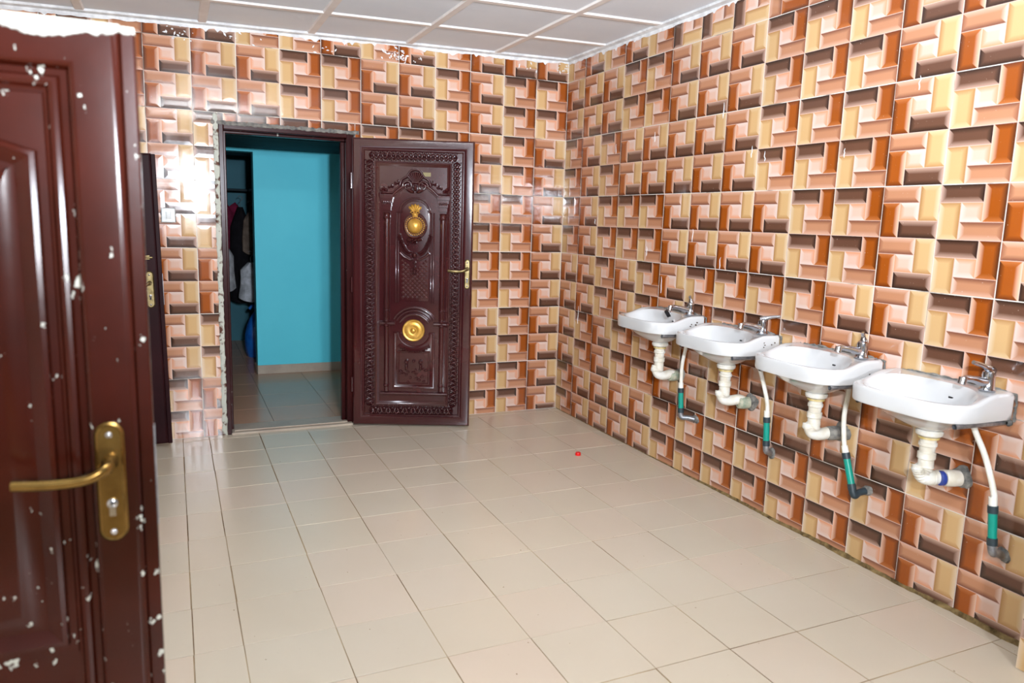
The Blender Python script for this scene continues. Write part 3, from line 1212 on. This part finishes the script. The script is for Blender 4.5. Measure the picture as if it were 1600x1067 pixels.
# garlands
ga = MB()
rnd = random.Random(5)
for s in (-1, 1):
    for k in range(15):
        t = k / 14
        x = CXC + s * (.098 - .072 * t)
        z = 1.285 - .115 * (1 - (1 - t) ** 2)
        ga.ball((x, -.007, z), .011, .009, .008, 7, 4, rnd.uniform(0, 3))
        ga.ball((x + s * .010, -.006, z - .012), .007, .007, .010, 6, 4, rnd.uniform(0, 3))
    ga.tube(on_y([(CXC + s * .095, 1.17), (CXC + s * .07, 1.145), (CXC + s * .03, 1.125), (CXC + s * .012, 1.13)], -.006), [.010, .009, .008, .006], 8)
for k in range(16):
    ga.ball((CXC + rnd.uniform(-.045, .045), -.009, 1.245 + rnd.uniform(-.02, .012)), .010, .009, .009, 7, 4)
for z, r in ((1.155, .017), (1.105, .010), (1.075, .010), (1.045, .013)):
    ga.ball((CXC, -.008, z), r, .011, r * 1.1, 8, 5)
ga.build('garland', MA, cd, smooth=60)
# lattice panel
la = MB()
lx0, lx1, lz0, lz1 = .318, .498, .862, 1.13
st_ = .0150
r_ = 0
z = lz0 + st_
while z < lz1:
    x = lx0 + st_ * (1 + (r_ % 2))
    while x < lx1 - st_ * .8:
        top = lz1 - .06 * (1 - abs(x - CXC) / .09)
        if z < top and (x - CXC) ** 2 + (z - .657) ** 2 > .176 ** 2:
            q = st_ * .86
            la.add([(x - q, -.0033, z), (x, -.0033, z - q), (x + q, -.0033, z), (x, -.0033, z + q), (x, -.0085, z)],
                   [(0, 1, 4), (1, 2, 4), (2, 3, 4), (3, 0, 4)])
        x += 2 * st_
    z += st_
    r_ += 1
la.build('lattice', MA, cd)
# lower disc with arch and side bars
ar = MB()
for rr, r in ((.152, .008), (.132, .006), (.108, .009)):
    pts_ = [(CXC + rr * cos(a), .657 + rr * sin(a)) for a in [radians for radians in [pi * (.16 + .68 * i / 20) for i in range(21)]]]
    ar.tube(on_y(pts_, -.005), r, 8)
for s in (-1, 1):
    ar.tube(on_y([(CXC + s * .225, .702), (CXC + s * .128, .702)], -.006), .012, 10)
    ar.ball((CXC + s * .222, -.006, .702), .016, .014, .016, 10, 6)
ar.build('lower_arch', MA, cd, smooth=50)
g = MB()
g.lathe([(.072, 0), (.074, .006), (.070, .012), (.060, .012), (.056, .009), (.050, .011), (.030, .015), (.026, .013), (.018, .014), (.014, .020), (.006, .023), (.001, .0235)],
        (CXC - .004, -.004, .657), (0, -1, 0), 36)
g.build('gold_disc', MT['gold'], cd, smooth=40)
# lower panel with scooped top
lp = [(.268, .262), (.546, .262), (.546, .645), (.505, .645)] + \
     [(CXC + .104 * cos(a), .657 + .104 * sin(a)) for a in [-.12 * pi - .76 * pi * i / 18 for i in range(19)]] + [(.309, .645), (.268, .645)]
MB().relief(lp, [(0, 0), (.003, .006), (.009, .007), (.015, .004)], 0).build('lower_panel', MA, cd, smooth=30)
MB().relief(rect(.298, .516, .288, .520), [(0, .004), (.003, .009), (.010, .009), (.014, .006)], 0).build('inset_panel', MA, cd, smooth=30)
sw = MB()
for i in range(13):
    t = -1 + 2 * i / 12
    sw.ball((CXC + t * .10, -.010, .515 + .035 * t * t), .010, .008, .008, 7, 4)
for s in (-1, 1):
    sw.ball((CXC + s * .047, -.012, .448), .016, .011, .014, 10, 5)
    sw.ball((CXC + s * .047, -.010, .415), .010, .009, .026, 10, 5)
sw.ball((CXC, -.012, .452), .011, .009, .011, 8, 5)
rnd = random.Random(3)
for k in range(26):
    sw.ball((CXC + rnd.uniform(-.09, .09), -.006, rnd.uniform(.305, .40)), .011, .004, .007, 6, 4, rnd.uniform(0, 3))
sw.build('swag', MA, cd, smooth=60)
bar([(.186, .228), (.632, .228)], .012, 'bottom_rail', 1., 10)
lever_handle(cd, .752, 1.04, .195, .036, MT['oldbrass'], .125, -.016)
st = MB()
st.box(.455, .505, -.0015, -.0008, 1.66, 1.685)
tag(st.build('sticker', MT['yellow'], cd), 'small yellow sticker')
for zz in (.28, .95, 1.62):
    MB().tube([(-.004, .010, zz - .05), (-.004, .010, zz + .05)], .008, 10).build('hinge', MA, cd, smooth=40)

for ch in list(cd.children):
    if ch.name.split('.')[0] not in ('leaf', 'handle_plate', 'sticker', 'hinge', 'outer_frame', 'gold_medallion', 'gold_disc', 'arched_field', 'lower_panel', 'lattice'):
        for v in ch.data.vertices:
            v.co.y *= 2.3 if ch.name.split('.')[0] in ('rope_border', 'garland', 'swag', 'crest') else 1.7

# ------------------------------------------------------------------ light switch, bottle cap
sw_ = empty('light_switch', (-2.629, -.0006, 1.366), 0, 'square white light switch with smeared edge on the tiled wall', 'switch')
MB().relief(rect(-.038, .038, -.042, .042), [(0, 0), (.001, .007), (.004, .009)], 0).build('plate', MT['switch'], sw_, smooth=30)
MB().relief(rect(-.014, .014, -.020, .020), [(0, 0), (.001, .003), (.003, .0035)], -.009).build('rocker', MT['switch'], sw_, smooth=30)
rnd = random.Random(8)
m = MB()
outl = []
for i in range(40):
    a = 2 * pi * i / 40
    k = 1 / max(abs(cos(a)), abs(sin(a)))
    q = .0415 + rnd.uniform(-.002, .004)
    outl.append((q * k * cos(a) * .95, q * k * sin(a) * 1.02))
m.relief(outl, [(0, 0), (.002, .0015)], 0)
m.build('filler_edge', MT['mortar'], sw_)
cap = empty('bottle_cap', (-.412, -1.094, 0), .4, 'small red plastic bottle cap lying on the floor', 'bottle cap')
m = MB()
pr = []
vs, fs = [], []
n = 32
for r, z in ((.0155, .0), (.016, .002), (.016, .015), (.0145, .018), (.001, .018)):
    for k in range(n):
        a = 2 * pi * k / n
        rr = r * (1 + (.04 if k % 2 and .001 < z < .016 else 0))
        vs.append((rr * cos(a), rr * sin(a), z))
for j in range(4):
    for k in range(n):
        l = (k + 1) % n
        fs.append((j * n + k, j * n + l, (j + 1) * n + l, (j + 1) * n + k))
m.add(vs, fs)
m.build('cap_shell', MT['red'], cap, smooth=35)
MB().lathe([(.0165, 0), (.0168, .001), (.0165, .003)], (0, 0, 0), (0, 0, 1), 32).build('tamper_ring', MT['red'], cap, smooth=40)

# ------------------------------------------------------------------ washbasins
NB = 72
HW = .235


def radial(inside, c, ang_, rmax=.5):
    lo, hi = 0., rmax
    for _ in range(30):
        mid = (lo + hi) / 2
        if inside(c[0] + mid * cos(ang_), c[1] + mid * sin(ang_)):
            lo = mid
        else:
            hi = mid
    return lo


def in_basin(s, d):
    if d < 0 or abs(s) > HW:
        return False
    if d < .13:
        return abs(s) <= HW + .004 * (1 - d / .13) - .004
    return (abs(s) / (HW - .004)) ** 4.6 + ((d - .13) / .190) ** 2.9 <= 1


BC = (0., .15)
OUT = []
for k in range(NB):
    a = 2 * pi * k / NB
    r = radial(in_basin, BC, a)
    OUT.append((BC[0] + r * cos(a), BC[1] + r * sin(a)))


def smooth(t):
    t = max(0, min(1, t))
    return t * t * (3 - 2 * t)


def rim_z(d):
    return .032 * (1 - smooth((d - .08) / .14))


def basin_mesh():
    vs, fs = [], []
    rings = []

    def ring(fn):
        rings.append([fn(k) for k in range(NB)])

    def sc(k, q, z, zr=1.0, back=True):
        s, d = OUT[k]
        s2, d2 = BC[0] + (s - BC[0]) * q, BC[1] + (d - BC[1]) * q
        if back and d < .004:
            d2 = min(d2, .0)if q > .97 else d2
        return (s2, d2, z + rim_z(d2) * zr)

    def ell(k, cs_, cd_, a_, b_, z, zr=0., p=2.3):
        th = 2 * pi * k / NB
        c, s = cos(th), sin(th)
        r = (abs(c) ** p + abs(s) ** p) ** (-1 / p)
        return (cs_ + a_ * r * c, cd_ + b_ * r * s, z + rim_z(cd_ + b_ * r * s) * zr)
    # underside, from the waste boss outwards
    ring(lambda k: ell(k, -.04, .15, .028, .028, -.140, p=2))
    ring(lambda k: ell(k, -.04, .15, .040, .040, -.132, p=2))
    ring(lambda k: ell(k, -.03, .155, .085, .070, -.118))
    ring(lambda k: ell(k, -.015, .16, .145, .105, -.092))
    ring(lambda k: ell(k, -.005, .165, .195, .128, -.066))
    ring(lambda k: sc(k, .955, -.060, 0))
    ring(lambda k: sc(k, .985, -.062, 0))
    ring(lambda k: sc(k, .998, -.055, 0))
    ring(lambda k: sc(k, 1.0, -.035, .3))
    ring(lambda k: sc(k, 1.0, -.012, 1))
    ring(lambda k: sc(k, .992, -.004, 1))
    ring(lambda k: sc(k, .975, .0, 1))
    ring(lambda k: sc(k, .94, .0, 1))
    # bowl
    ring(lambda k: ell(k, .0, .188, .205, .118, -.001, 1))
    ring(lambda k: ell(k, .0, .188, .198, .112, -.006, .8))
    ring(lambda k: ell(k, .0, .188, .188, .104, -.022, .4))
    ring(lambda k: ell(k, -.004, .186, .170, .094, -.050))
    ring(lambda k: ell(k, -.012, .180, .140, .078, -.080))
    ring(lambda k: ell(k, -.025, .170, .090, .055, -.101))
    ring(lambda k: ell(k, -.035, .155, .040, .034, -.108, p=2))
    ring(lambda k: ell(k, -.04, .150, .020, .020, -.110, p=2))
    for r in rings:
        vs += r
    for j in range(len(rings) - 1):
        for k in range(NB):
            l = (k + 1) % NB
            fs.append((j * NB + k, j * NB + l, (j + 1) * NB + l, (j + 1) * NB + k))
    fs.append(tuple(range(NB)))
    fs.append(tuple((len(rings) - 1) * NB + k for k in range(NB)))
    # to room axes: x = -d, y = s
    vs = [(-d, s, z) for s, d, z in vs]
    return vs, fs


BV, BF = basin_mesh()


def washbasin(yc, zr, label, trap, wall_pt, hose, teal, elbow, opts):
    root = empty('washbasin', (0, yc, zr), 0, label, 'washbasin', 'washbasins in a row along the tiled wall')
    root.rotation_euler = (0, 0, 0)

    def loc(p):
        return (p[0], p[1] - yc, p[2] - zr)
    bowl = MB().add(BV, BF).build('bowl', MT['ceramic'], root, smooth=50)
    # rusty chips on the ledge and side
    if opts.get('marks'):
        rk = random.Random(int(-yc * 77))
        ch_ = MB()
        for k in range(opts['marks']):
            if k % 3:
                s_, d_m = rk.choice((rk.uniform(-.226, -.200), rk.uniform(-.13, .10))), rk.uniform(.010, .034)
                c_ = Vector((-d_m, s_, rim_z(d_m) + .0009))
                e1, e2 = Vector((1, 0, 0)), Vector((0, 1, 0))
            else:
                c_ = Vector((-rk.uniform(.02, .12), -.2358, rk.uniform(-.045, .002)))
                e1, e2 = Vector((1, 0, 0)), Vector((0, 0, 1))
            r_m = rk.uniform(.0025, .006)
            a_m = rk.uniform(0, pi)
            ring_ = []
            for q in range(7):
                t_ = 2 * pi * q / 7
                rr_ = r_m * rk.uniform(.5, 1.3)
                ring_.append(c_ + e1 * (rr_ * 1.6 * cos(t_ + a_m)) + e2 * (rr_ * sin(t_ + a_m)))
            ch_.add(ring_, [tuple(range(7))])
        ch_.build('rust_marks', MT['rust'], bowl, kind='stuff')
    # plug hole and overflow
    MB().lathe([(.021, 0), (.021, .002), (.016, .0025), (.014, -.001)], (-.150, -.04, -.110), (0, 0, 1), 20, False).build('waste_ring', MT['chrome'], bowl, smooth=40)
    MB().lathe([(.0135, 0), (.0135, .0008)], (-.150, -.04, -.1098), (0, 0, 1), 18).build('plug_hole', MT['black'], bowl)
    ov = MB()
    ov.box(-.0905, -.082, -.085, -.052, -.020, -.013)
    ov.build('overflow_slot', MT['black'], bowl, bevel=.002)
    # tap
    ty = -.168
    tz = .0315
    tp = MB()
    tp.lathe([(.026, 0), (.027, .004), (.023, .010), (.021, .045), (.022, .052), (.020, .066), (.012, .072)], (-.060, ty, tz), (0, 0, 1), 24)
    tap = tp.build('tap', MT['chrome'], root, smooth=40)
    p = spline([(-.062, ty, tz + .030), (-.092, ty, tz + .032), (-.130, ty + .002, tz + .042), (-.168, ty + .004, tz + .048), (-.192, ty + .005, tz + .044)], 6)
    MB().tube(p, [.020 - .0085 * min(1, i / 14) for i in range(len(p))], 14, flat=.8).build('spout', MT['chrome'], tap, smooth=45)
    MB().lathe([(.0135, 0), (.0135, .022), (.011, .024)], (-.186, ty + .005, tz + .052), (-.25, 0, -1), 16).build('aerator', MT['chrome'], tap, smooth=40)
    up_ = opts.get('lever', .25)
    la_ = opts.get('lever_yaw', 0.)
    dx, dy, dz = -cos(up_) * cos(la_), sin(la_) * cos(up_), sin(up_)
    ll = opts.get('lever_len', .10) / .115
    b0 = Vector((-.056, ty, tz + .070))
    dr = Vector((dx, dy, dz))
    p = [b0 - dr * .012, b0 + dr * .02 * ll + Vector((0, 0, .004)), b0 + dr * .06 * ll + Vector((0, 0, .006)), b0 + dr * .115 * ll + Vector((0, 0, .004))]
    MB().tube(spline(p, 4), [.016, .0155, .015, .014, .012, .010, .009, .0085, .0080, .0078, .0076, .0074, .007], 10, flat=1.).build('tap_lever', MT['chrome'], tap, smooth=45)
    # brackets
    for s in (-.205, .185):
        m = MB()
        m.tube([(-.004, s, -.078), (-.262, s, -.072)], .0095, 12, caps=False)
        m.tube([(-.262, s, -.072), (-.004, s, -.078)], .0072, 12, caps=False)
        m.build('bracket', MT['steel'], root, smooth=45)
    # mortar bedding against the wall
    rnd = random.Random(int(-yc * 100))
    mo = MB()
    pts_ = [(-.238, -.066), (-.237, .026), (-.15, .035), (0, .034), (.15, .035), (.232, .026), (.234, -.03)]
    pp = []
    for i in range(len(pts_) - 1):
        for k in range(10):
            t = k / 10
            a_, b_ = pts_[i], pts_[i + 1]
            pp.append((-.004, a_[0] + (b_[0] - a_[0]) * t + rnd.uniform(-.003, .003), a_[1] + (b_[1] - a_[1]) * t + rnd.uniform(-.003, .003)))
    mo.tube(pp, [rnd.uniform(.003, .006) for _ in pp], 6)
    for k in range(2):
        mo.ball((-.008, -.228 + rnd.uniform(-.016, .012), -.078 + rnd.uniform(-.010, .008)), .013, .012, .013, 7, 5)
    mo.build('mortar_seal', MT['mortar'], root)
    # waste: flange, nuts, trap and wall joint
    T0 = loc(trap[0])
    fx, fy = -.150, -.04
    wst = MB()
    wst.lathe([(.040, 0), (.046, -.006), (.044, -.018), (.034, -.026)], (fx, fy, -.134), (0, 0, 1), 28)
    waste = wst.build('waste_flange', MT['pvc'], root, smooth=40)
    MB().lathe([(.0345, 0), (.036, -.003), (.0345, -.007), (.030, -.008)], (fx, fy, -.1605), (0, 0, 1), 28).build('washer', MT['rim'], waste, smooth=40)
    n_ = MB()
    n_.lathe([(.027, -.006), (.027, -.020), (.031, -.023), (.031, -.034), (.027, -.037), (.0255, -.058), (.0305, -.061), (.0305, -.082), (.026, -.086)], (fx, fy, -.160), (0, 0, 1), 24)
    n_.build('nut', MT['pvc'], waste, smooth=30)
    wl_ = loc(wall_pt)
    bz = loc(trap[3])[2] + .020
    ly = loc(trap[2])[1]
    zt = -.245
    path = spline([(fx, fy, zt), (fx, fy, zt - .035), (fx - .010, fy + .010, (zt + bz) / 2 - .004), (fx - .012, fy + .012, bz + .040), (fx + .004, fy + .008, bz + .008),
                   (fx + .036, fy + .000, bz - .002), ((fx + wl_[0]) / 2 + .020, (fy + wl_[1]) / 2, bz + .004), (wl_[0] - .012, wl_[1], wl_[2])], 9)
    rb = opts.get('ribbed', False)
    R = []
    for i, q in enumerate(path):
        r = .0262
        if rb:
            if 6 < i < 48:
                r += .0022 * (1 if i % 2 else -1)
        elif i in (9, 10, 27, 28, 29):
            r += .0035
        R.append(r)
    MB().tube(path, R, 18).build('trap_pipe', MT['pvc'], waste, smooth=35)
    end = path[-1]
    dirw = Vector((1, (path[-1] - path[-4]).normalized().y * .6, 0)).normalized()
    fmat = MT['stain_fit'] if opts.get('green') else (MT['mortar'] if not rb else MT['pvc'])
    m = MB()
    m.lathe([(.026, -.035), (.030, -.030), (.031, .0), (.029, .022)], Vector(end) - dirw * .004, dirw, 20)
    m.build('wall_joint', fmat, waste, smooth=40)
    if rb:
        m = MB()
        m.lathe([(.0255, -.046), (.0275, -.044), (.0275, -.032), (.0255, -.030)], Vector(end) - dirw * .012, dirw, 20)
        m.build('blue_tape', MT['blue_band'], waste, smooth=40)
    m = MB()
    oo = []
    for i in range(26):
        a = 2 * pi * i / 26
        q = .043 + .005 * sin(3 * a + yc * 9) + rnd.uniform(-.003, .003)
        oo.append((q * cos(a), q * sin(a)))
    m.relief(oo, [(0, 0), (.004, .006), (.020, .010)], 0)
    # relief looks to -y; turn to -x
    m.v = [(y - .0006 - 0, -x + wl_[1], z + wl_[2]) for x, y, z in m.v]
    m.build('wall_patch', MT['mortar'], waste)
    # supply hose
    hp = [loc(p_) for p_ in hose]
    hp = [(-.070, hp[0][1] + .01, -.055)] + hp
    sup = MB().tube(spline(hp, 7), .0100, 12).build('supply_hose', MT['hose'], root, smooth=50)
    he = Vector(hp[-1])
    te = Vector(loc(teal[1]))
    d_ = (te - he).normalized()
    MB().tube([he - d_ * .022, he + d_ * .012], .0135, 14).build('hose_collar', MT['hose'], sup, smooth=40)
    MB().tube([he + d_ * .008, te], .0145, 14).build('green_pipe', MT['teal_pipe'], sup, smooth=40)
    MB().tube([he + d_ * .008, he + d_ * .034], .0168, 14).build('pipe_socket', MT['dark_fit'], sup, smooth=40)
    MB().tube([te - d_ * .022, te + d_ * .004], .0168, 14).build('pipe_socket', MT['dark_fit'], sup, smooth=40)
    ew = Vector(loc(elbow))
    em = MT['dark_fit'] if opts.get('dark_elbow') else MT['steel']
    pe = spline([te, te + d_ * .016, te + d_ * .026 + (ew - te) * .12, (te + ew) / 2 + Vector((0, 0, -.012)), ew], 6)
    MB().tube(pe, .0145, 14).build('elbow', em, sup, smooth=40)
    m = MB()
    oo = []
    for i in range(22):
        a = 2 * pi * i / 22
        q = .025 + .004 * sin(2 * a + yc * 7) + rnd.uniform(-.002, .002)
        oo.append((q * cos(a), q * sin(a)))
    m.relief(oo, [(0, 0), (.004, .008), (.012, .011)], 0)
    m.v = [(y - .0006, -x + ew[1], z + ew[2]) for x, y, z in m.v]
    m.build('pipe_patch', MT['mortar'], sup)
    return root


H_ = -.07
washbasin(-1.456, .886, 'white washbasin standing closest to the tiled room corner, black plug lying by its tap',
          [(-.15, -1.491, .76), (-.15, -1.502, .66), (-.15, -1.467, .58), (-.15, -1.496, .542)], (-.03, -1.500, .556),
          [(H_, -1.623, .75), (H_, -1.601, .638), (H_, -1.603, .516)], [None, (H_, -1.617, .375)], (-.01, -1.665, .340),
          {'marks': 16, 'green': True, 'lever': 1.2, 'lever_yaw': 0, 'lever_len': .035})
washbasin(-2.010, .866, 'white washbasin second from the room corner, rust marks on its rim',
          [(-.15, -2.046, .727), (-.15, -2.057, .632), (-.15, -2.037, .556), (-.15, -2.078, .527)], (-.03, -2.085, .537),
          [(H_, -2.176, .769), (H_, -2.222, .678), (H_, -2.263, .578), (H_, -2.267, .52)], [None, (H_, -2.279, .378)], (-.01, -2.25, .320),
          {'marks': 24, 'green': True, 'lever': .22, 'lever_yaw': -2.2, 'lever_len': .075})
washbasin(-2.583, .852, 'white washbasin third from the room corner, with a black elbow under its green pipe',
          [(-.15, -2.612, .695), (-.15, -2.615, .612), (-.15, -2.596, .536), (-.15, -2.645, .513)], (-.03, -2.645, .536),
          [(H_, -2.716, .736), (H_, -2.706, .629), (H_, -2.719, .521), (H_, -2.730, .485)], [None, (H_, -2.784, .335)], (-.01, -2.800, .325),
          {'marks': 9, 'dark_elbow': True, 'lever': 1.25, 'lever_yaw': 0, 'lever_len': .035})
washbasin(-3.109, .834, 'white washbasin farthest from the room corner, with ribbed flexible waste pipe and blue tape',
          [(-.15, -3.136, .692), (-.15, -3.143, .639), (-.15, -3.125, .537), (-.15, -3.169, .495)], (-.03, -3.19, .516),
          [(H_, -3.256, .728), (H_, -3.310, .634), (H_, -3.354, .522), (H_, -3.356, .485)], [None, (H_, -3.372, .343)], (-.01, -3.375, .292),
          {'ribbed': True, 'lever': .30, 'lever_yaw': 0})
# rubber plug lying at the corner basin's tap
pl = empty('basin_plug', (-.180, -1.572, .918), 0, 'black rubber plug resting on the rim beside the tap', 'plug')
pl.rotation_euler = (.5, .9, 0)
MB().lathe([(.017, 0), (.020, .003), (.022, .014), (.024, .017), (.018, .020), (.004, .020)], (0, 0, 0), (0, 0, 1), 22).build('stopper', MT['black'], pl, smooth=40)
MB().tube([(.006 * cos(a), 0, .022 + .006 * sin(a)) for a in [2 * pi * i / 12 for i in range(12)]], .0014, 6, closed=True).build('ring', MT['chrome'], pl)
